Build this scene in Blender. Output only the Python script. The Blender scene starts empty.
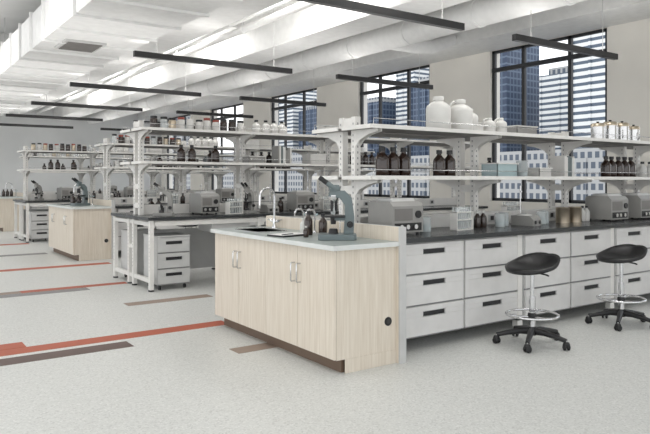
import bpy, bmesh, math, random
from mathutils import Vector, Matrix
random.seed(4)
SC=bpy.context.scene
SC.view_settings.view_transform='Standard'
SC.view_settings.look='None'
SC.view_settings.exposure=0.0

# ------------------------------------------------------------ materials
def mat(name,col,rough=0.5,metal=0.0,var=0.04,scale=8.0,emit=None,estr=0,trans=0.0,alpha=1.0,coat=0.0):
    m=bpy.data.materials.new(name); m.use_nodes=True
    nt=m.node_tree; b=nt.nodes['Principled BSDF']
    b.inputs['Roughness'].default_value=rough
    b.inputs['Metallic'].default_value=metal
    b.inputs['Transmission Weight'].default_value=trans
    b.inputs['Alpha'].default_value=alpha
    b.inputs['Coat Weight'].default_value=coat
    tc=nt.nodes.new('ShaderNodeTexCoord'); n=nt.nodes.new('ShaderNodeTexNoise'); n.inputs['Scale'].default_value=scale
    nt.links.new(tc.outputs['Object'],n.inputs['Vector'])
    r=nt.nodes.new('ShaderNodeValToRGB')
    r.color_ramp.elements[0].position=0.3; r.color_ramp.elements[1].position=0.7
    r.color_ramp.elements[0].color=(*[c*(1-var) for c in col],1)
    r.color_ramp.elements[1].color=(*[min(1,c*(1+var)) for c in col],1)
    nt.links.new(n.outputs['Fac'],r.inputs['Fac']); nt.links.new(r.outputs['Color'],b.inputs['Base Color'])
    if emit:
        b.inputs['Emission Color'].default_value=(*emit,1); b.inputs['Emission Strength'].default_value=estr
    return m
M={}
M['white']=mat('white_metal',(0.80,0.785,0.75),0.4)
M['drawer']=mat('drawer_grey',(0.70,0.69,0.675),0.35)
M['frame']=mat('frame_grey',(0.56,0.56,0.55),0.4)
M['shelf']=mat('shelf_grey',(0.20,0.19,0.18),0.5)
M['top']=mat('epoxy_black',(0.035,0.038,0.04),0.25)
M['itop']=mat('island_top',(0.34,0.38,0.365),0.35)
M['edge']=mat('island_edge',(0.70,0.72,0.70),0.4)
M['steel']=mat('steel',(0.62,0.62,0.62),0.22,1.0)
M['chrome']=mat('chrome',(0.75,0.75,0.76),0.12,1.0)
M['brass']=mat('brushed_tin',(0.55,0.47,0.36),0.3,0.9)
M['black']=mat('black_plastic',(0.012,0.012,0.013),0.4)
M['pull']=mat('pull_dark',(0.02,0.02,0.022),0.5)
M['dark']=mat('dark_void',(0.05,0.05,0.05),0.8)
M['hole']=mat('slot_grey',(0.25,0.25,0.25),0.8)
M['amber']=mat('amber_glass',(0.03,0.016,0.011),0.12,coat=0.5)
M['jug']=mat('hdpe_white',(0.72,0.71,0.68),0.45)
M['red']=mat('red_cap',(0.28,0.05,0.03),0.4)
M['teal']=mat('grey_teal_paint',(0.14,0.175,0.18),0.35)
M['device']=mat('device_grey',(0.30,0.295,0.28),0.4)
M['blueplastic']=mat('blue_tint',(0.40,0.52,0.54),0.25)
M['glass']=mat('lab_glass',(0.85,0.9,0.9),0.05,alpha=0.35)
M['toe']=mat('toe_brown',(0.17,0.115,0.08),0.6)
M['ceil']=mat('ceiling_paint',(0.78,0.78,0.77),0.85,scale=2)
M['duct']=mat('duct_white',(0.82,0.82,0.81),0.55)
M['wall']=mat('wall_cream',(0.88,0.85,0.79),0.85,scale=1)
M['wallb']=mat('wall_back',(0.70,0.71,0.71),0.85,scale=1)
M['wframe']=mat('window_frame',(0.02,0.022,0.026),0.4)
M['uplight']=mat('uplight_diffuser',(0.9,0.9,0.9),0.5,emit=(1,0.97,0.93),estr=10)
M['orange']=mat('vinyl_terracotta',(0.42,0.105,0.055),0.6)
M['brown']=mat('vinyl_brown',(0.12,0.08,0.068),0.6)
M['taupe']=mat('vinyl_taupe',(0.30,0.23,0.185),0.6)
M['greyv']=mat('vinyl_grey',(0.24,0.23,0.23),0.6)
M['paper']=mat('paper',(0.8,0.8,0.78),0.8)

def wood():
    m=bpy.data.materials.new('birch_laminate'); m.use_nodes=True; nt=m.node_tree; b=nt.nodes['Principled BSDF']
    b.inputs['Roughness'].default_value=0.45
    tc=nt.nodes.new('ShaderNodeTexCoord'); mp=nt.nodes.new('ShaderNodeMapping'); mp.inputs['Scale'].default_value=(18,18,0.9)
    n=nt.nodes.new('ShaderNodeTexNoise'); n.inputs['Scale'].default_value=3; n.inputs['Detail'].default_value=6; n.inputs['Distortion'].default_value=0.4
    r=nt.nodes.new('ShaderNodeValToRGB'); r.color_ramp.elements[0].position=0.3; r.color_ramp.elements[1].position=0.7
    r.color_ramp.elements[0].color=(0.66,0.58,0.475,1); r.color_ramp.elements[1].color=(0.78,0.71,0.61,1)
    nt.links.new(tc.outputs['Object'],mp.inputs[0]); nt.links.new(mp.outputs[0],n.inputs['Vector'])
    nt.links.new(n.outputs['Fac'],r.inputs['Fac']); nt.links.new(r.outputs['Color'],b.inputs['Base Color'])
    return m
M['wood']=wood()
def terrazzo():
    m=bpy.data.materials.new('speckled_vinyl'); m.use_nodes=True; nt=m.node_tree; b=nt.nodes['Principled BSDF']
    b.inputs['Roughness'].default_value=0.42
    tc=nt.nodes.new('ShaderNodeTexCoord')
    v=nt.nodes.new('ShaderNodeTexVoronoi'); v.inputs['Scale'].default_value=100
    n=nt.nodes.new('ShaderNodeTexNoise'); n.inputs['Scale'].default_value=40; n.inputs['Detail'].default_value=5
    for q in (v,n): nt.links.new(tc.outputs['Object'],q.inputs['Vector'])
    sep=nt.nodes.new('ShaderNodeSeparateColor'); nt.links.new(v.outputs['Color'],sep.inputs[0])
    r=nt.nodes.new('ShaderNodeValToRGB'); e=r.color_ramp.elements
    e[0].position=0.0; e[0].color=(0.52,0.52,0.50,1); e[1].position=0.25; e[1].color=(0.62,0.625,0.60,1)
    x=e.new(0.8); x.color=(0.645,0.65,0.625,1); x=e.new(0.97); x.color=(0.72,0.72,0.70,1)
    nt.links.new(sep.outputs[0],r.inputs['Fac'])
    r2=nt.nodes.new('ShaderNodeValToRGB'); r2.color_ramp.elements[0].position=0.35; r2.color_ramp.elements[0].color=(0.95,0.95,0.95,1); r2.color_ramp.elements[1].position=0.6; r2.color_ramp.elements[1].color=(1,1,1,1)
    nt.links.new(n.outputs['Fac'],r2.inputs['Fac'])
    mx=nt.nodes.new('ShaderNodeMix'); mx.data_type='RGBA'; mx.blend_type='MULTIPLY'; mx.inputs[0].default_value=1
    nt.links.new(r.outputs['Color'],mx.inputs[6]); nt.links.new(r2.outputs['Color'],mx.inputs[7])
    nt.links.new(mx.outputs[2],b.inputs['Base Color'])
    return m
M['floor']=terrazzo()
def facade(name,c1,c2,bw,bh,mortar=0.3,vfrac=0.2):
    m=bpy.data.materials.new(name); m.use_nodes=True; nt=m.node_tree; b=nt.nodes['Principled BSDF']
    b.inputs['Roughness'].default_value=0.5
    g=nt.nodes.new('ShaderNodeNewGeometry'); s=nt.nodes.new('ShaderNodeSeparateXYZ'); nt.links.new(g.outputs['Position'],s.inputs[0])
    def band(sock,period,frac):
        d=nt.nodes.new('ShaderNodeMath'); d.operation='DIVIDE'; d.inputs[1].default_value=period; nt.links.new(sock,d.inputs[0])
        f=nt.nodes.new('ShaderNodeMath'); f.operation='FRACT'; nt.links.new(d.outputs[0],f.inputs[0])
        l=nt.nodes.new('ShaderNodeMath'); l.operation='LESS_THAN'; l.inputs[1].default_value=frac; nt.links.new(f.outputs[0],l.inputs[0])
        return l.outputs[0]
    a=band(s.outputs[2],bh,mortar)
    add=nt.nodes.new('ShaderNodeMath'); add.operation='ADD'; nt.links.new(s.outputs[0],add.inputs[0]); nt.links.new(s.outputs[1],add.inputs[1])
    c=band(add.outputs[0],bw,vfrac)
    mxx=nt.nodes.new('ShaderNodeMath'); mxx.operation='MAXIMUM'; nt.links.new(a,mxx.inputs[0]); nt.links.new(c,mxx.inputs[1])
    mx=nt.nodes.new('ShaderNodeMix'); mx.data_type='RGBA'; nt.links.new(mxx.outputs[0],mx.inputs[0])
    mx.inputs[6].default_value=(*c1,1); mx.inputs[7].default_value=(*c2,1)
    nt.links.new(mx.outputs[2],b.inputs['Base Color'])
    return m
M['f_white']=facade('facade_banded',(0.09,0.12,0.16),(0.80,0.80,0.78),400,3.2,0.55,0.0)
M['f_blue']=facade('facade_blue_glass',(0.03,0.05,0.095),(0.11,0.15,0.21),3.0,4.0,0.25,0.25)
M['f_grey']=facade('facade_grey',(0.09,0.11,0.14),(0.42,0.42,0.41),3.2,4.2,0.4,0.4)

# ------------------------------------------------------------ mesh builder
class B:
    def __init__(s): s.bm=bmesh.new(); s.mats=[]
    def mi(s,k):
        if k not in s.mats: s.mats.append(k)
        return s.mats.index(k)
    def faces(s,vs,fs,k,smooth=False):
        bv=[s.bm.verts.new(v) for v in vs]; i=s.mi(k)
        for f in fs:
            try:
                ff=s.bm.faces.new([bv[q] for q in f]); ff.material_index=i; ff.smooth=smooth
            except ValueError: pass
    def box(s,a,b,k):
        x0,y0,z0=a; x1,y1,z1=b
        if x0>x1:x0,x1=x1,x0
        if y0>y1:y0,y1=y1,y0
        if z0>z1:z0,z1=z1,z0
        vs=[(x0,y0,z0),(x1,y0,z0),(x1,y1,z0),(x0,y1,z0),(x0,y0,z1),(x1,y0,z1),(x1,y1,z1),(x0,y1,z1)]
        s.faces(vs,[(0,3,2,1),(4,5,6,7),(0,1,5,4),(1,2,6,5),(2,3,7,6),(3,0,4,7)],k)
    def lathe(s,c,prof,k,n=16,M_=None,smooth=True):
        cx,cy,cz=c; vs=[];fs=[]
        for r,z in prof:
            for i in range(n):
                a=2*math.pi*i/n; v=Vector((r*math.cos(a),r*math.sin(a),z))
                if M_: v=M_@v
                vs.append((v.x+cx,v.y+cy,v.z+cz))
        for j in range(len(prof)-1):
            for i in range(n):
                fs.append((j*n+i,j*n+(i+1)%n,(j+1)*n+(i+1)%n,(j+1)*n+i))
        s.faces(vs,fs,k,smooth)
        if prof[0][0]>1e-4: s.faces(vs[:n],[tuple(reversed(range(n)))],k)
        if prof[-1][0]>1e-4: s.faces(vs[-n:],[tuple(range(n))],k)
    def cyl(s,c,r,h,k,n=16,axis='z'):
        Mx={'z':None,'x':Matrix.Rotation(math.pi/2,3,'Y'),'y':Matrix.Rotation(-math.pi/2,3,'X')}[axis]
        s.lathe(c,[(r,0),(r,h)],k,n,Mx)
    def tube(s,pts,r,k,n=8,closed=False):
        P=[Vector(p) for p in pts]; rings=[]; N=len(P); up=None
        for i in range(N):
            if closed: t=(P[(i+1)%N]-P[i-1]).normalized()
            elif i==0: t=(P[1]-P[0]).normalized()
            elif i==N-1: t=(P[-1]-P[-2]).normalized()
            else: t=(P[i+1]-P[i-1]).normalized()
            if up is None: up=Vector((0,0,1)) if abs(t.z)<0.9 else Vector((1,0,0))
            a=t.cross(up)
            if a.length<1e-4: a=t.cross(Vector((0.3,1,0.2)))
            a.normalize(); b=a.cross(t).normalized(); up=b
            rings.append([P[i]+(a*math.cos(2*math.pi*q/n)+b*math.sin(2*math.pi*q/n))*(r[i] if isinstance(r,list) else r) for q in range(n)])
        vs=[tuple(v) for ring in rings for v in ring]; fs=[]
        for j in range(N if closed else N-1):
            j2=(j+1)%N
            for i in range(n): fs.append((j*n+i,j*n+(i+1)%n,j2*n+(i+1)%n,j2*n+i))
        s.faces(vs,fs,k,True)
        if not closed:
            s.faces(vs[:n],[tuple(reversed(range(n)))],k); s.faces(vs[-n:],[tuple(range(n))],k)
    def prism(s,poly,axis,a,b,k):
        n=len(poly)
        def mk(p,q):
            if axis=='x': return (q,p[0],p[1])
            if axis=='y': return (p[0],q,p[1])
            return (p[0],p[1],q)
        vs=[mk(p,a) for p in poly]+[mk(p,b) for p in poly]
        fs=[tuple(reversed(range(n))),tuple(range(n,2*n))]+[(i,(i+1)%n,n+(i+1)%n,n+i) for i in range(n)]
        s.faces(vs,fs,k)
    def done(s,name,loc=(0,0,0),rot=0,bevel=0,parent=None):
        bmesh.ops.recalc_face_normals(s.bm,faces=s.bm.faces)
        me=bpy.data.meshes.new(name); s.bm.to_mesh(me); s.bm.free()
        for k in s.mats: me.materials.append(M[k])
        o=bpy.data.objects.new(name,me); SC.collection.objects.link(o)
        o.location=loc; o.rotation_euler=(0,0,rot)
        if bevel:
            md=o.modifiers.new('bevel','BEVEL'); md.width=bevel; md.segments=2; md.limit_method='ANGLE'; md.angle_limit=math.radians(50)
        if parent: o.parent=parent
        return o

# ------------------------------------------------------------ shell
WX=10.3; WY0=-4; WYB=27; CZ=4.55
b=B(); b.box((-8,-6,-0.1),(WX,WYB,0),'floor'); floor=b.done('floor')
def stripe(x0,x1,y0,y1,k):
    b=B(); b.box((x0,y0,-0.001),(x1,y1,0.0025),k); b.done('vinyl_plank',parent=floor)
stripe(-1.0,2.80,5.57,5.76,'orange'); stripe(-1.0,1.78,5.28,5.48,'brown'); stripe(-1.0,1.05,5.77,5.96,'orange')
stripe(-1,3.24,10.70,10.92,'orange'); stripe(-1,2.25,8.32,8.52,'greyv'); stripe(1.5,2.8,8.54,8.70,'orange'); stripe(-1,1.5,8.54,8.70,'taupe')
stripe(2.3,3.3,7.0,7.18,'taupe'); stripe(-1,2.8,15.0,15.25,'orange'); stripe(-1,2.7,12.8,13.05,'greyv')
stripe(2.38,2.74,4.58,4.75,'taupe')
b=B(); b.box((-6,-5,CZ),(WX+0.3,WYB,CZ+0.15),'ceil'); b.done('ceiling')
b=B(); b.box((-8,WYB,0),(WX+0.3,WYB+0.2,CZ),'wallb'); b.done('wall_back')
wins=[(1.85,4.4),(6.31,8.86),(10.6,13.2),(15.1,17.7),(19.5,22.1),(23.9,26.5)]
ZS,ZH=0.95,3.98
b=B(); y=WY0
for a,c in wins:
    b.box((WX,y,0),(WX+0.3,a,CZ),'wall'); b.box((WX,a,0),(WX+0.3,c,ZS),'wall'); b.box((WX,a,ZH),(WX+0.3,c,CZ),'wall'); y=c
b.box((WX,y,0),(WX+0.3,WYB,CZ),'wall'); b.done('wall_right')
for i,(a,c) in enumerate(wins):
    b=B(); X0,X1=WX+0.06,WX+0.12
    b.box((X0,a,ZS),(X1,a+0.07,ZH),'wframe'); b.box((X0,c-0.07,ZS),(X1,c,ZH),'wframe')
    b.box((X0,a,ZS),(X1,c,ZS+0.06),'wframe'); b.box((X0,a,ZH-0.05),(X1,c,ZH),'wframe')
    for q in (0.30,0.70): 
        ym=a+(c-a)*q; b.box((X0,ym-0.035,ZS),(X1,ym+0.035,ZH),'wframe')
    b.box((X0-0.01,a,3.55),(X1,c,3.63),'wframe')
    b.done('window_%d'%(i+1))
b=B(); b.box((WX-0.06,WY0,0),(WX-0.001,WYB,0.1),'wallb'); b.done('baseboard_right')
b=B(); b.box((9.25,-1,3.98),(WX-0.002,WYB-0.01,CZ-0.002),'duct'); b.done('bulkhead_1')  # dropped bulkhead along the window wall, soffit level with the window heads

# city
def bldg(x0,x1,y0,y1,h,k,name='office_tower',fin=True):
    b=B(); b.box((x0,y0,-60),(x1,y1,h),k)
    b.box((x0+3,y0+3,h),(x1-3,y1-3,h+4),'f_grey')
    if fin:
        for q in range(4):
            yy=y0+(y1-y0)*q/3; b.box((x0-0.6,yy-0.6,-60),(x0,yy+0.6,h),k)
    b.done(name)
bldg(300,330,246,270,96,'f_blue'); bldg(310,345,194,230,60,'f_white'); bldg(260,285,150,176,84,'f_white'); bldg(290,320,178,192,40,'f_blue')
bldg(300,330,306,326,66,'f_blue'); bldg(310,340,334,352,110,'f_white'); bldg(300,330,360,386,58,'f_blue')
bldg(300,330,440,466,60,'f_blue'); bldg(300,330,476,498,120,'f_white'); bldg(300,330,505,540,80,'f_blue')
bldg(250,280,600,640,90,'f_grey'); bldg(250,280,640,700,60,'f_blue')
bldg(230,250,60,330,10,'f_grey'); bldg(240,260,330,700,20,'f_grey')
b=B(); b.box((WX+10,-300,-61),(900,900,-60),'greyv'); b.done('city_ground')

# ------------------------------------------------------------ ceiling services
b=B(); b.box((2.1,-3,3.45),(3.45,WYB-0.02,4.0),'duct')
y=-2.4
while y<WYB-0.3:
    b.box((2.065,y,3.415),(3.485,y+0.035,4.035),'duct'); y+=0.9
for yy in range(2,26,4):
    b.box((2.15,yy,4.0),(2.17,yy+0.02,CZ),'frame'); b.box((3.38,yy,4.0),(3.4,yy+0.02,CZ),'frame')
b.box((2.35,10.0,3.42),(2.95,10.7,3.452),'frame')
for i in range(8): b.box((2.40,10.05+i*0.08,3.405),(2.90,10.08+i*0.08,3.42),'shelf')
b.done('supply_duct')
for x0,x1,z in ((4.1,4.55,3.85),(5.9,6.35,3.75),(8.2,8.5,4.1)):
    b=B(); b.box((x0,-4.9,z),(x1,WYB-0.02,CZ-0.002),'duct'); b.box((x0-0.08,-4.9,z-0.03),(x1+0.08,WYB-0.02,z),'duct'); b.done('ceiling_beam')
for yy in (-1.7,2.6,6.9,11.2,15.5,19.8,24.0):
    b=B(); b.box((-5.9,yy,4.3),(9.24,yy+0.35,CZ-0.003),'ceil'); b.done('ceiling_joist')
b=B(); b.cyl((7.35,0,3.83),0.20,WYB-0.05,'duct',24,'y')
y=0.5
while y<WYB-1:
    b.cyl((7.35,y,3.83),0.215,0.05,'frame' if False else 'duct',24,'y'); y+=1.5
for yy in range(1,26,3): b.box((7.34,yy,4.0),(7.36,yy+0.02,CZ),'frame')
for yy in (8.9,16.5):
    b.tube([(7.5,yy,3.85),(8.3,yy,3.85),(8.7,yy,3.88),(9.24,yy,4.1)],0.13,'duct',16)
b.done('spiral_duct')
for x,z,r in ((4.85,4.0,0.05),(5.05,4.02,0.035),(5.3,3.98,0.06),(6.7,4.0,0.05),(7.9,4.1,0.04),(8.8,4.28,0.07),(3.75,3.95,0.05)):
    b=B(); b.cyl((x,0,z),r,WYB-0.05,'duct',12,'y')
    for yy in range(1,26,3):
        b.cyl((x,yy,z),r+0.012,0.04,'duct',12,'y'); b.box((x-0.008,yy+0.01,z),(x+0.008,yy+0.03,CZ),'frame')
    b.done('ceiling_pipe')

def area(name,loc,sx,sy,e,rot=(0,0,0),col=(1,0.98,0.955)):
    l=bpy.data.lights.new(name,'AREA'); l.shape='RECTANGLE'; l.size=sx; l.size_y=sy; l.energy=e; l.color=col
    o=bpy.data.objects.new(name,l); SC.collection.objects.link(o); o.location=loc; o.rotation_euler=rot
def pendant(x0,x1,y):
    z=3.20; b=B(); b.box((x0,y-0.035,z),(x1,y+0.035,z+0.06),'black')
    b.box((x0,y-0.035,z+0.06),(x1,y-0.03,z+0.085),'black'); b.box((x0,y+0.03,z+0.06),(x1,y+0.035,z+0.085),'black')
    b.box((x0,y-0.03,z+0.06),(x0+0.005,y+0.03,z+0.085),'black'); b.box((x1-0.005,y-0.03,z+0.06),(x1,y+0.03,z+0.085),'black')
    b.box((x0+0.03,y-0.028,z+0.06),(x1-0.03,y+0.028,z+0.063),'uplight')
    for x in (x0+0.35,x1-0.35): b.cyl((x,y,z+0.06),0.005,CZ-z-0.06,'frame',6); b.cyl((x,y,CZ-0.02),0.04,0.02,'frame',12)
    b.done('pendant_light')
for y in (5.55,9.5,13.25,17.0,20.6,24.2):
    pendant(3.2,5.95,y); pendant(6.92,9.3,y)
pendant(3.2,5.9,1.6)
for y in (1.6,5.55,9.5,13.25,17.0,20.6,24.2):
    area('fill_uplight',(4.9,y,2.9),7.5,2.6,38,(math.pi,0,0))  # added fill facing up to brighten the ceiling; not a real fixture

# ------------------------------------------------------------ casework
def drawer_stack(b,x0,x1,yf,s,z0,z1,rows,depth=0.5,k='drawer'):
    b.box((x0,yf-s*0.02,z0),(x1,yf-s*depth,z1),'frame')
    h=(z1-z0)/rows
    for r in range(rows):
        a=z0+r*h+0.008; c=z0+(r+1)*h-0.008; xm=(x0+x1)/2; w=min(0.125,(x1-x0)*0.25)
        pz0=c-0.085; pz1=c-0.045
        b.box((x0+0.008,yf,a),(x1-0.008,yf-s*0.02,pz0),k)
        b.box((x0+0.008,yf,pz1),(x1-0.008,yf-s*0.02,c),k)
        b.box((x0+0.008,yf,pz0),(xm-w,yf-s*0.02,pz1),k); b.box((xm+w,yf,pz0),(x1-0.008,yf-s*0.02,pz1),k)
        b.box((xm-w,yf-s*0.012,pz0),(xm+w,yf-s*0.021,pz1),'pull')
        b.box((xm-w-0.008,yf+s*0.005,pz1),(xm+w+0.008,yf-s*0.01,pz1+0.006),'frame')
        b.box((xm-w-0.008,yf+s*0.003,pz0-0.005),(xm+w+0.008,yf-s*0.01,pz0),'frame')
        b.box((x0+0.006,yf-s*0.015,a-0.014),(x1-0.006,yf-s*0.0205,a-0.002),'hole')
def bench_drawers(x0,mods,yf,yb):
    b=B(); x=x0
    for m in range(mods):
        xa=x; xb=x+1.47
        for s,y in ((-1,yf+0.03),(1,yb-0.03)):
            drawer_stack(b,xa+0.05,xa+0.745,y,s,0.11,0.865,3); drawer_stack(b,xa+0.755,xb-0.02,y,s,0.11,0.865,3)
        for xx in (xa,):
            for yy in (yf+0.05,yb-0.1,(yf+yb)/2-0.03):
                b.box((xx-0.03,yy,0.02),(xx+0.04,yy+0.06,0.87),'white'); b.cyl((xx+0.005,yy+0.03,0),0.03,0.02,'black',10)
            b.box((xx-0.03,yf+0.05,0.08),(xx+0.04,yb-0.04,0.13),'white')
        x=xb+0.03
    b.box((x-0.03,yf+0.05,0.0),(x+0.03,yb-0.05,0.87),'white')
    b.box((x0-0.03,yf,0.872),(x+0.04,yb,0.91),'top')
    b.done('lab_bench',bevel=0.002); return x
def pedestal(x0,x1,y,s,name='mobile_pedestal'):
    b=B(); drawer_stack(b,x0,x1,y,s,0.07,0.66,3,0.5,'frame'); b.box((x0-0.005,y,0.66),(x1+0.005,y-s*0.51,0.675),'frame')
    for xx in (x0+0.05,x1-0.05):
        for yy in (y-s*0.07,y-s*0.44):
            b.cyl((xx-0.012,yy,0.027),0.027,0.024,'black',12,'x'); b.cyl((xx,yy,0.03),0.008,0.045,'steel',8)
    b.done(name,bevel=0.003)
def bench_open(x0,mods,yf,yb):
    b=B(); x=x0; ym=(yf+yb)/2
    for m in range(mods+1):
        for yy in (yf+0.02,ym-0.12,ym+0.06,yb-0.08):
            b.box((x,yy,0.02),(x+0.05,yy+0.06,0.87),'white'); b.cyl((x+0.025,yy+0.03,0),0.035,0.02,'black',10)
            for q in range(12): b.box((x-0.001,yy+0.026,0.25+q*0.045),(x,yy+0.034,0.265+q*0.045),'hole')
        for z in (0.10,0.80):
            b.box((x+0.01,yf+0.03,z),(x+0.05,yb-0.03,z+0.05),'white')
        b.box((x+0.01,ym-0.08,0.48),(x+0.05,ym+0.08,0.53),'white')
        if m<mods:
            b.box((x+0.06,yf+0.03,0.80),(x+1.5,yf+0.06,0.86),'white'); b.box((x+0.06,yb-0.06,0.80),(x+1.5,yb-0.03,0.86),'white')
            b.box((x+0.06,ym-0.02,0.14),(x+1.5,ym+0.02,0.7),'frame')
            b.box((x+0.85,yf+0.07,0.69),(x+1.4,yf+0.5,0.83),'frame'); 
        x+=1.5
    b.box((x0-0.03,yf,0.872),(x-1.40,yb,0.91),'top'); b.done('lab_bench',bevel=0.002)
def rack(x0,mods,yc,zt,zs,pitch=1.5,sd=0.34):
    b=B(); x=x0
    for m in range(mods+1):
        for s in (-1,1):
            y=yc+s*0.09
            b.box((x-0.03,y-0.028,0.912),(x+0.03,y+0.028,zt),'white')
            q=1.0
            while q<zt-0.05:
                b.box((x-0.031,y-0.005,q),(x-0.03,y+0.005,q+0.018),'hole'); b.box((x-0.005,y+s*0.028,q),(x+0.005,y+s*0.029,q+0.018),'hole'); q+=0.05
            for z in zs:
                p=[(y,z-0.02),(y+s*(sd-0.02),z-0.02),(y+s*(sd-0.02),z-0.045),(y+s*0.2,z-0.065),(y+s*0.08,z-0.11),(y+s*0.03,z-0.16),(y,z-0.16)]
                for xo in (-0.028,0.02): b.prism(p,'x',x+xo,x+xo+0.008,'white')
        for z in [1.0,1.25]+[zt-0.08]:
            b.box((x-0.025,yc-0.062,z),(x+0.025,yc+0.062,z+0.07),'white')
        x+=pitch
    xe=x-pitch
    for z in zs:
        for s in (-1,1):
            ya=yc+s*0.03; ye=yc+s*(0.09+sd)
            b.box((x0-0.1,ya,z-0.02),(xe+0.1,ye,z),'shelf')
            b.box((x0-0.1,ye,z-0.022),(xe+0.1,ye+s*0.012,z+0.012),'white')
            b.box((x0-0.11,ya,z-0.022),(x0-0.1,ye,z+0.012),'white')
            b.tube([(x0-0.08,ye,z),(x0-0.08,ye,z+0.06),(xe+0.08,ye,z+0.06),(xe+0.08,ye,z)],0.0035,'steel',6)
    b.box((x0+0.04,yc-0.055,0.912),(xe-0.04,yc+0.055,1.04),'white')
    xx=x0+0.25
    while xx<xe-0.3:
        b.box((xx,yc-0.058,0.94),(xx+0.11,yc-0.055,1.015),'frame'); b.box((xx+0.03,yc-0.060,0.955),(xx+0.08,yc-0.058,1.0),'dark'); xx+=0.5
    b.done('reagent_shelf_rack',bevel=0.0)
def island(x0,x1,y0,y1,name='sink_island'):
    b=B(); xb=x1-0.05
    b.box((x0+0.02,y0,0.10),(xb,y1,0.70),'wood'); b.box((x0+0.02,y0,0.7),(xb,y0+0.9,0.88),'wood'); b.box((x0+0.02,y1-0.12,0.7),(xb,y1,0.88),'wood')
    b.box((x0+0.02,y0+0.9,0.7),(x0+0.04,y1-0.12,0.88),'wood'); b.box((xb-0.1,y0+0.9,0.7),(xb,y1-0.12,0.88),'wood')
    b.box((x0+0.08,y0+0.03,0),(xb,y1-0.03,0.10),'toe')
    b.box((x0+0.09,y0-0.004,0.0),(xb,y0,0.10),'wood')
    L=y1-y0; e=[y0,y0+L*0.25,y0+L*0.5,y0+L*0.75,y1]
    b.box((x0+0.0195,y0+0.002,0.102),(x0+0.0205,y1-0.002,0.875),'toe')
    for i in range(4): b.box((x0,e[i]+0.002,0.105),(x0+0.019,e[i+1]-0.002,0.872),'wood')
    for yy in (y0+L*0.25,y0+L*0.75):
        for s in (-1,1):
            y=yy+s*0.04; b.tube([(x0,y,0.60),(x0-0.03,y,0.60),(x0-0.035,y,0.605),(x0-0.035,y,0.735),(x0-0.03,y,0.74),(x0,y,0.74)],0.006,'steel',8)
    sx0,sx1,sy0,sy1=x0+0.12,xb-0.15,y1-0.62,y1-0.17
    T0,T1=0.88,0.91; tx0,ty0,ty1=x0-0.03,y0-0.03,y1+0.03
    for a,c in (((tx0,ty0),(xb,sy0)),((tx0,sy1),(xb,ty1)),((tx0,sy0),(sx0,sy1)),((sx1,sy0),(xb,sy1))):
        b.box((a[0],a[1],T0),(c[0],c[1],T1),'itop')
    b.box((tx0-0.002,ty0-0.002,T0-0.004),(tx0,ty1,T1),'edge'); b.box((tx0,ty0-0.003,T0-0.004),(xb,ty0,T1),'edge')
    b.box((sx0,sy0,0.72),(sx1,sy1,0.73),'steel')
    b.box((sx0-0.008,sy0,0.72),(sx0,sy1,0.915),'steel'); b.box((sx1,sy0,0.72),(sx1+0.008,sy1,0.915),'steel')
    b.box((sx0,sy0-0.008,0.72),(sx1,sy0,0.915),'steel'); b.box((sx0,sy1,0.72),(sx1,sy1+0.008,0.915),'steel')
    b.box((xb,y0-0.03,0),(x1-0.012,y1+0.03,1.015),'wood'); b.box((xb-0.002,y0-0.045,0),(x1+0.012,y0-0.03,1.018),'frame'); b.box((x1-0.012,y0-0.03,0),(x1+0.01,y1+0.03,1.018),'frame')
    b.cyl((xb-0.08,y0-0.006,0.32),0.033,0.006,'black',20,'y'); b.cyl((xb-0.08,y0-0.008,0.32),0.018,0.004,'dark',16,'y')
    b.done(name,bevel=0.002)
    f=B(); pts=[(0,0,0),(0,0,0.30)]
    for i in range(1,10):
        a=math.pi*i/9; pts.append((-0.08+0.08*math.cos(a),0,0.30+0.08*math.sin(a)))
    pts.append((-0.16,0,0.22))
    f.tube(pts,0.011,'chrome',10); f.lathe((0,0,0),[(0.028,0),(0.028,0.012),(0.016,0.03),(0.016,0.09)],'chrome'); f.lathe((-0.16,0,0.19),[(0.008,0),(0.013,0.03)],'chrome',10)
    for s in (-1,1): f.tube([(0,0,0.06),(0,s*0.06,0.065),(0,s*0.085,0.075)],0.009,'chrome',8); f.tube([(-0.03,s*0.085,0.08),(0.03,s*0.085,0.08)],0.006,'chrome',6)
    f.done('gooseneck_faucet',(xb-0.06,(sy0+sy1)/2+0.16,0.911))
    for dy in (-0.12,-0.3):
        f=B(); f.tube([(0,0,0),(0,0,0.17),(-0.02,0,0.2),(-0.07,0,0.2),(-0.09,0,0.17)],0.009,'chrome',8); f.lathe((0,0,0),[(0.022,0),(0.022,0.01),(0.012,0.02)],'chrome'); f.tube([(0,0,0.15),(0.03,0,0.16)],0.01,'blueplastic',8); f.lathe((-0.09,0,0.13),[(0.004,0),(0.009,0.04)],'chrome',8)
        f.done('gas_turret',(xb-0.06,sy0+dy,0.911))

P=3.82
R1=3.80
island(2.66,3.28,3.68,5.60)
xe=bench_drawers(3.38,4,R1,R1+1.5)
rack(3.46,4,R1+0.76,1.92,[1.395,1.82])
for i in (1,3):
    y=3.88+P*i; bench_open(2.80,4,y,y+1.5); rack(2.91,4,y+0.75,2.15,[1.60,2.03])
    pedestal(2.90,3.33,y+0.03,-1); pedestal(2.90,3.33,y+1.47,1); pedestal(4.6,5.05,y+0.03,-1); pedestal(6.0,6.45,y+0.03,-1)
for i in (2,4):
    y=3.88+P*i; island(2.80,3.48,y-0.14,y+1.7); bench_drawers(3.55,4,y,y+1.5); rack(3.62,4,y+0.75,2.15,[1.60,2.03])

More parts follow.
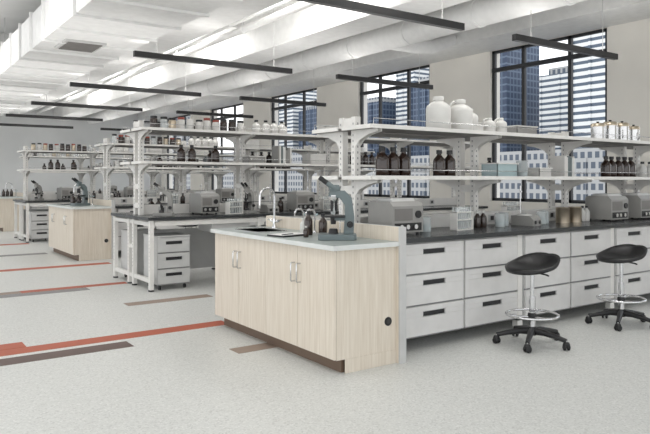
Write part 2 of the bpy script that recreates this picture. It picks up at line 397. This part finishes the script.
# ------------------------------------------------------------ small things
def bottle(b,x,y,z,r,h,k='amber',cap='black',n=14):
    b.lathe((x,y,z),[(r*0.93,0),(r,0.01),(r,h*0.58),(r*0.9,h*0.66),(r*0.45,h*0.78),(r*0.36,h*0.82),(r*0.36,h*0.86)],k,n)
    b.lathe((x,y,z),[(r*0.46,h*0.86),(r*0.46,h)],cap,n)
def jar(b,x,y,z,r,h,k,cap,n=12):
    b.lathe((x,y,z),[(r*0.95,0),(r,0.006),(r,h*0.75),(r*0.85,h*0.82)],k,n); b.lathe((x,y,z),[(r*0.9,h*0.82),(r*0.9,h)],cap,n)
def bottles(xs,y,z,r,h,k='amber',cap='black',name='reagent_bottles'):
    b=B()
    for x in xs: bottle(b,x,y+random.uniform(-.015,.015),z,r,h,k,cap)
    b.done(name)
Z1,Z2=1.396,1.821; YF=4.31
bottles([3.62,3.74,3.87],YF,Z1,0.06,0.26); bottles([4.30,4.43],YF,Z1,0.058,0.25)
bottles([4.05,4.17,5.0,5.6],4.82,Z1,0.05,0.22)
bottles([7.00,7.13,7.26,7.39,7.52],YF,Z1,0.058,0.25)
def jug(x,y,z,r,h,name='plastic_carboy'):
    b=B(); b.lathe((0,0,0),[(r*0.9,0),(r,0.015),(r,h*0.25),(r*0.97,h*0.3),(r,h*0.35),(r,h*0.62),(r*0.93,h*0.72),(r*0.6,h*0.82),(r*0.36,h*0.86),(r*0.36,h*0.9)],'jug',24)
    b.lathe((0,0,0),[(r*0.44,h*0.88),(r*0.44,h*0.98),(r*0.38,h)],'jug',20)
    b.tube([(r*0.35,0,h*0.9),(r*0.62,0,h*0.93),(r*0.9,0,h*0.85),(r*0.95,0,h*0.7)],0.011,'jug',8)
    b.done(name,(x,y,z),random.uniform(0,3))
jug(4.30,YF,Z2,0.115,0.32); jug(4.59,YF,Z2,0.115,0.31); jug(4.83,4.42,Z2,0.09,0.25); jug(5.00,YF,Z2,0.06,0.16); jug(5.17,YF,Z2,0.06,0.17)
def canister(x,y,z,r,h,name='steel_canister'):
    b=B(); b.lathe((0,0,0),[(r,0),(r,h*0.8)],'steel',20); b.lathe((0,0,h*0.8),[(r*1.05,0),(r*1.05,h*0.14),(r*0.8,h*0.2)],'brass',20); b.lathe((0,0,h),[(0.012,0),(0.018,0.02)],'black',10)
    b.tube([(r,0,h*0.2),(r+0.03,0,h*0.25),(r+0.03,0,h*0.55),(r,0,h*0.6)],0.006,'steel',6)
    b.done(name,(x,y,z),random.uniform(0,6))
canister(6.85,YF,Z2,0.075,0.2); canister(7.10,YF,Z2,0.08,0.23); canister(7.35,YF,Z2,0.08,0.23); canister(7.6,YF,Z2,0.07,0.2)
def beaker(x,y,z,r,h):
    b=B(); b.lathe((0,0,0),[(r,0),(r,h),(r*1.06,h+0.005),(r*0.95,h),(r*0.95,0.01),(0.001,0.01)],'brass',20)
    b.tube([(r,0,h*0.25),(r+0.035,0,h*0.3),(r+0.035,0,h*0.7),(r,0,h*0.75)],0.006,'steel',6); b.done('metal_beaker',(x,y,z))
beaker(6.10,4.25,0.911,0.07,0.16); beaker(6.32,4.25,0.911,0.07,0.16)
def glassbeaker(x,y,z,r,h,name='glass_beaker'):
    b=B(); b.lathe((0,0,0),[(r,0),(r,h),(r*1.08,h+0.004),(r*0.96,h-0.002),(r*0.95,0.008)],'glass',18); b.lathe((0,0,0.008),[(r*0.94,0),(r*0.94,h*0.4)],'blueplastic',18); b.done(name,(x,y,z))
for x,y in ((4.05,4.22),(5.05,4.22),(5.2,4.3),(5.72,4.24),(5.85,4.3)): glassbeaker(x,y,0.911,0.05,0.13)
glassbeaker(5.5,YF,Z1,0.06,0.17)
bottles([6.52,6.6],4.28,0.911,0.035,0.17,'jug','black'); bottles([4.8,4.9],4.3,0.911,0.035,0.16,'amber','jug')
bottles([7.72,7.84,7.96],4.25,0.911,0.045,0.2,'amber','black'); bottles([7.8,7.95,8.1],YF,Z1,0.05,0.2,'jug','black')
def hotplate(x,y,z,rot=0,w=0.34,name='centrifuge'):
    b=B(); b.prism([(-0.16,0.02),(0.16,0.02),(0.16,0.26),(0.13,0.28),(-0.12,0.28),(-0.16,0.24)],'x',-w/2,w/2,'device')
    b.box((-w/2+0.02,-0.163,0.035),(w/2-0.02,-0.16,0.10),'black'); b.box((-w/2+0.02,-0.162,0.12),(w/2-0.12,-0.16,0.22),'shelf')
    for q in (-0.09,-0.02,0.07): b.cyl((q,-0.185,0.068),0.02,0.022,'steel',14,'y')
    b.cyl((w/2-0.06,-0.172,0.17),0.032,0.012,'black',16,'y')
    b.prism([(-0.11,0.28),(0.11,0.28),(0.08,0.305),(-0.08,0.305)],'x',-w/2+0.04,w/2-0.04,'frame')
    for sx in (-1,1):
        for sy in (-1,1): b.cyl((sx*(w/2-0.03),sy*0.12,0),0.015,0.02,'black',8)
    b.done(name,(x,y,z),rot,bevel=0.006)
hotplate(3.68,4.20,0.911,0.0); hotplate(6.85,4.2,0.911,0,0.34); hotplate(7.45,4.2,0.911,0,0.34)
def stirrer(x,y,z,rot=0):
    b=B(); b.prism([(-0.12,0),(0.12,0),(0.12,0.10),(-0.08,0.10),(-0.12,0.06)],'x',-0.09,0.09,'device'); b.lathe((0,0.02,0.10),[(0.075,0),(0.075,0.012)],'jug',24)
    for q in (-0.045,0.045): b.cyl((q,-0.13,0.035),0.018,0.018,'black',12,'y')
    b.cyl((0.07,0.1,0.1),0.006,0.3,'steel',8); b.tube([(0.07,0.1,0.34),(0.0,0.05,0.34)],0.006,'steel',6); b.done('magnetic_stirrer',(x,y,z),rot)
stirrer(5.45,4.22,0.911,0.2)
def tuberack(x,y,z,rot=0,k='white'):
    b=B(); 
    for zz in (0.0,0.09,0.16): b.box((-0.13,-0.04,zz),(0.13,0.04,zz+0.008),k)
    for sx in (-0.13,0.122): b.box((sx,-0.04,0),(sx+0.008,0.04,0.168),k)
    for i in range(7):
        for j in (-0.02,0.02): b.lathe((-0.105+i*0.035,j,0.01),[(0.006,0),(0.009,0.01),(0.009,0.2)],'glass',8)
    b.done('test_tube_rack',(x,y,z),rot)
tuberack(4.46,4.17,0.911,0.15); tuberack(6.0,4.85,0.911)
def crate(x,y,z,w,d,h,k,name='storage_bin'):
    b=B(); t=0.006
    b.box((-w/2,-d/2,0),(w/2,d/2,t),k); b.box((-w/2,-d/2,0),(-w/2+t,d/2,h),k); b.box((w/2-t,-d/2,0),(w/2,d/2,h),k); b.box((-w/2,-d/2,0),(w/2,-d/2+t,h),k); b.box((-w/2,d/2-t,0),(w/2,d/2,h),k)
    b.box((-w/2-0.01,-d/2-0.01,h),(w/2+0.01,d/2+0.01,h+0.012),'jug'); b.done(name,(x,y,z))
crate(5.15,YF,Z1,0.3,0.2,0.13,'blueplastic'); crate(5.3,4.82,Z2,0.35,0.22,0.15,'jug'); crate(6.1,4.82,Z2,0.35,0.22,0.15,'device')
crate(5.75,YF,Z1,0.2,0.2,0.09,'jug')
def binders(x,y,z,n):
    b=B(); xx=0
    for i in range(n):
        w=random.uniform(0.02,0.045); h=random.uniform(0.2,0.27); b.box((xx,-0.09,0),(xx+w-0.002,0.09,h),random.choice(['paper','device','white','teal'])); xx+=w
    b.done('binder_row',(x,y,z))
binders(6.15,4.35,Z1,6)

def microscope(x,y,z,rot=0,k='teal',s=1.0,name='microscope'):
    b=B()
    b.prism([(-0.15,-0.08),(-0.13,-0.10),(0.13,-0.10),(0.15,-0.08),(0.15,0.08),(0.13,0.10),(-0.13,0.10),(-0.15,0.08)],'z',0,0.045,k)
    b.prism([(0.05,0.045),(0.13,0.045),(0.135,0.18),(0.115,0.33),(0.06,0.385),(-0.06,0.385),(-0.07,0.34),(0.02,0.325),(0.06,0.27),(0.06,0.16)],'y',-0.035,0.035,k)
    b.box((-0.10,-0.08,0.175),(0.06,0.08,0.19),'black'); b.box((-0.02,-0.03,0.15),(0.08,0.03,0.175),k)
    b.lathe((-0.03,0,0.045),[(0.04,0),(0.035,0.03),(0.03,0.04)],'black',16); b.lathe((-0.03,0,0.12),[(0.02,0),(0.025,0.05)],'black',12)
    b.lathe((-0.03,0,0.30),[(0.028,0),(0.04,0.02),(0.04,0.05)],'steel',16)
    for a in range(3):
        an=a*2.1; b.lathe((-0.03+0.022*math.cos(an),0.022*math.sin(an),0.22),[(0.008,0),(0.012,0.03),(0.012,0.09)],'black',10)
    b.lathe((-0.02,0,0.385),[(0.045,0),(0.048,0.02),(0.035,0.045)],k,16)
    for q in (-0.032,0.032):
        b.tube([(-0.02,q,0.40),(-0.08,q,0.445)],0.02,k,12); b.tube([(-0.08,q,0.445),(-0.14,q,0.49)],0.019,'black',12)
    for q in (-1,1): b.cyl((0.10,q*0.045-0.01,0.12),0.026,0.02,'black',14,'y'); b.cyl((0.10,q*0.06-0.01,0.12),0.014,0.02,'black',12,'y')
    o=b.done(name,(x,y,z),rot,bevel=0.004); o.scale=(s,s,s); return o
microscope(2.96,4.06,0.911,math.radians(-35),s=0.98)
microscope(3.1,12.1,0.911,0.3); microscope(3.1,8.05,0.911,-0.5,'device',0.85); microscope(4.3,8.0,0.911,0.5,'device',0.85); microscope(3.1,15.8,0.911,0.5,'device',0.9)
bottles([3.00],4.52,0.911,0.036,0.20,'amber','black','amber_bottle'); bottles([3.08],4.42,0.911,0.036,0.18,'amber','black','amber_bottle'); bottles([2.86],4.34,0.911,0.022,0.09,'amber','jug','dropper_bottle')
bottles([3.07,3.14],4.72,0.911,0.028,0.13,'jug','jug','wash_bottle')
b=B(); b.box((-0.15,-0.1,0),(0.15,0.1,0.012),'black'); b.box((-0.14,-0.09,0.012),(0.14,0.09,0.016),'paper'); b.tube([(-0.14,-0.07,0.02),(0.0,-0.05,0.02)],0.004,'black',6); b.done('sample_tray',(2.83,4.56,0.911),0.2)
b=B(); b.lathe((0,0,0),[(0.05,0),(0.05,0.008),(0.006,0.012)],'black',16); b.cyl((0,0,0.01),0.005,0.33,'steel',8); b.tube([(0,0,0.26),(-0.07,0,0.26)],0.005,'steel',6); b.lathe((-0.07,0,0.16),[(0.004,0),(0.02,0.03),(0.02,0.09)],'glass',12); b.done('ring_stand',(3.15,4.28,0.911))

def shelf_jars(x0,x1,y,z,r,h,step,name='reagent_jars'):
    b=B(); x=x0
    while x<x1:
        k=random.choice(['amber','amber','jug','glass','brass']); cap=random.choice(['red','black','black','black','jug'])
        jar(b,x,y+random.uniform(-.02,.02),z,r,h*random.uniform(.9,1.1),k,cap); x+=step
    b.done(name)
for i,(ry,x0) in enumerate(((3.88+P,2.95),(3.88+2*P,3.6),(3.88+3*P,2.95),(3.88+4*P,3.6))):
    y1=ry+0.50; y2=ry+1.0; a,c=1.601,2.031
    shelf_jars(x0+0.08,x0+1.35,y1,c,0.05,0.17,0.125); shelf_jars(x0+0.3,x0+1.0,y2,c,0.05,0.15,0.13)
    bottles([x0+1.6+q*0.14 for q in range(4)],y1,c,0.06,0.2,'jug','black')
    bottles([x0+2.2,x0+2.35],y2,c,0.07,0.24,'jug','jug')
    bottles([x0+0.45,x0+0.6,x0+0.95],y1,a,0.055,0.24); bottles([x0+1.1,x0+1.8,x0+1.95,x0+2.1],y2,a,0.05,0.2)
    bottles([x0+3.2+q*0.13 for q in range(6)],y1,a,0.05,0.22)
    crate(x0+2.6,y1,a,0.3,0.22,0.15,'jug'); crate(x0+1.55,y1,a,0.26,0.2,0.1,'device'); binders(x0+1.9,y1,a,7)
    crate(x0+2.9,y1,c,0.35,0.22,0.16,'jug')
    if i%2==0: hotplate(x0+0.75,ry+0.42,0.911,0.1,0.28)
    hotplate(x0+2.3,ry+0.42,0.911,-0.1,0.3); stirrer(x0+1.75,ry+0.4,0.911)
    tuberack(x0+1.1,ry+0.22,0.911,0.3); tuberack(x0+2.8,ry+0.4,0.911)
    bottles([x0+1.27,x0+1.42,x0+2.0],ry+0.5,0.911,0.045,0.2); bottles([x0+0.3,x0+0.4],ry+1.2,0.911,0.045,0.2)
for y in (11.6,19.2):
    bottles([3.05,3.15,3.25],y+0.8,0.911,0.045,0.2)

# stools
def stool(x,y,rot=0):
    b=B()
    for i in range(5):
        a=2*math.pi*i/5+0.3; ca,sa=math.cos(a),math.sin(a)
        b.tube([(0,0,0.115),(0.10*ca,0.10*sa,0.112),(0.2*ca,0.2*sa,0.095),(0.29*ca,0.29*sa,0.075)],[0.034,0.026,0.021,0.018],'black',10)
        px,py=0.29*ca,0.29*sa
        b.cyl((px,py,0.045),0.008,0.035,'steel',8)
        Mr=Matrix.Rotation(a+0.8,3,'Z')@Matrix.Rotation(math.pi/2,3,'Y')
        for o_ in (-0.026,0.008):
            v=Mr@Vector((0,0,o_)); b.lathe((px+v.x,py+v.y,0.027),[(0.02,0),(0.027,0.004),(0.027,0.014),(0.02,0.018)],'black',14,Mr)
        b.lathe((px,py,0.03),[(0.02,0),(0.03,0.015),(0.022,0.035),(0.008,0.04)],'black',10)
    b.lathe((0,0,0.08),[(0.035,0),(0.038,0.05),(0.03,0.07)],'black',18)
    b.lathe((0,0,0.14),[(0.026,0),(0.026,0.26)],'chrome',18); b.lathe((0,0,0.40),[(0.017,0),(0.017,0.22)],'chrome',16)
    n=32; b.tube([(0.21*math.cos(2*math.pi*i/n),0.21*math.sin(2*math.pi*i/n),0.25) for i in range(n)],0.011,'chrome',8,True)
    for i in range(3):
        a=2*math.pi*i/3; b.tube([(0.02*math.cos(a),0.02*math.sin(a),0.23),(0.12*math.cos(a),0.12*math.sin(a),0.235),(0.21*math.cos(a),0.21*math.sin(a),0.25)],0.009,'chrome',8)
    b.lathe((0,0,0.215),[(0.03,0),(0.036,0.01),(0.036,0.04),(0.028,0.05)],'black',16)
    b.lathe((0,0,0.585),[(0.03,0),(0.09,0.025),(0.10,0.04)],'black',16); b.tube([(0.03,0,0.605),(0.17,-0.02,0.60),(0.19,-0.02,0.595)],0.007,'black',6)
    NR,NA=8,36; top=[];bot=[]
    def zt(r,a):
        rear=max(0,math.sin(a)); front=max(0,-math.sin(a)); side=abs(math.cos(a))
        return 0.648+0.11*rear**1.2*r**2.6+0.035*side*r**2*(1-front)-0.015*front*r**3
    def pt(r,a):
        R=0.225*(1+0.05*abs(math.cos(a))); return R*r*math.cos(a),0.205*r*math.sin(a)
    for j in range(1,NR+1):
        for i in range(NA):
            a=2*math.pi*i/NA; r=j/NR; x_,y_=pt(r,a); z=zt(r,a); edge=0.0 if j<NR else -0.012
            top.append((x_,y_,z+edge)); th=0.045*(1-0.3*r)
            bx,by=pt(r*0.97,a); bot.append((bx,by,z-th if j<NR else z-0.035))
    vs=[(0,0,0.648)]+top+[(0,0,0.60)]+bot; o2=1+len(top); fs=[]
    for i in range(NA):
        fs.append((0,1+i,1+(i+1)%NA)); fs.append((o2,o2+1+(i+1)%NA,o2+1+i))
        for j in range(NR-1):
            p=1+j*NA; fs.append((p+i,p+NA+i,p+NA+(i+1)%NA,p+(i+1)%NA)); p+=o2; fs.append((p+i,p+(i+1)%NA,p+NA+(i+1)%NA,p+NA+i))
        p=1+(NR-1)*NA; q=p+o2; fs.append((p+i,q+i,q+(i+1)%NA,p+(i+1)%NA))
    b.faces(vs,fs,'black',True)
    b.done('lab_stool',(x,y,0),rot)
stool(4.52,3.44,math.radians(-95)); stool(5.82,3.42,math.radians(-100)); stool(4.05,7.45,1.0); stool(4.3,10.2,0); stool(3.9,15.0,0.5); stool(5.6,7.3,0.3)

# ------------------------------------------------------------ light
w=bpy.data.worlds.new('sky'); SC.world=w; w.use_nodes=True; nt=w.node_tree; bg=nt.nodes['Background']
tc=nt.nodes.new('ShaderNodeTexCoord'); sp=nt.nodes.new('ShaderNodeSeparateXYZ'); r=nt.nodes.new('ShaderNodeValToRGB')
r.color_ramp.elements[0].position=0.0; r.color_ramp.elements[0].color=(0.97,0.97,0.97,1); r.color_ramp.elements[1].position=0.6; r.color_ramp.elements[1].color=(0.82,0.90,1,1)
nt.links.new(tc.outputs['Generated'],sp.inputs[0]); nt.links.new(sp.outputs[2],r.inputs['Fac']); nt.links.new(r.outputs['Color'],bg.inputs['Color'])
bg.inputs['Strength'].default_value=1.7
area('ceiling_fill_light',(0,1.5,4.4),4,4,60)  # added fill lamp, unseen above the camera end; no panel fitting here
for y in (3.6,8.0,12.2,16.6,21.0):  # more added fill to lift the bench rows, no fittings modelled
    area('ceiling_fill_light',(5.2,y,4.24),1.1,1.6,50)
    area('ceiling_fill_light',(1.0,y+1,4.24),1.4,1.6,32)

# ------------------------------------------------------------ camera
cam=bpy.data.cameras.new('camera'); co=bpy.data.objects.new('camera',cam); SC.collection.objects.link(co); SC.camera=co
cam.sensor_width=36; cam.lens=649/650*36; cam.shift_y=-(217-180)/650
co.location=(0,0,1.37)
yaw=math.atan2(0.819,0.574)
co.rotation_euler=(math.pi/2,0,yaw-math.pi/2)
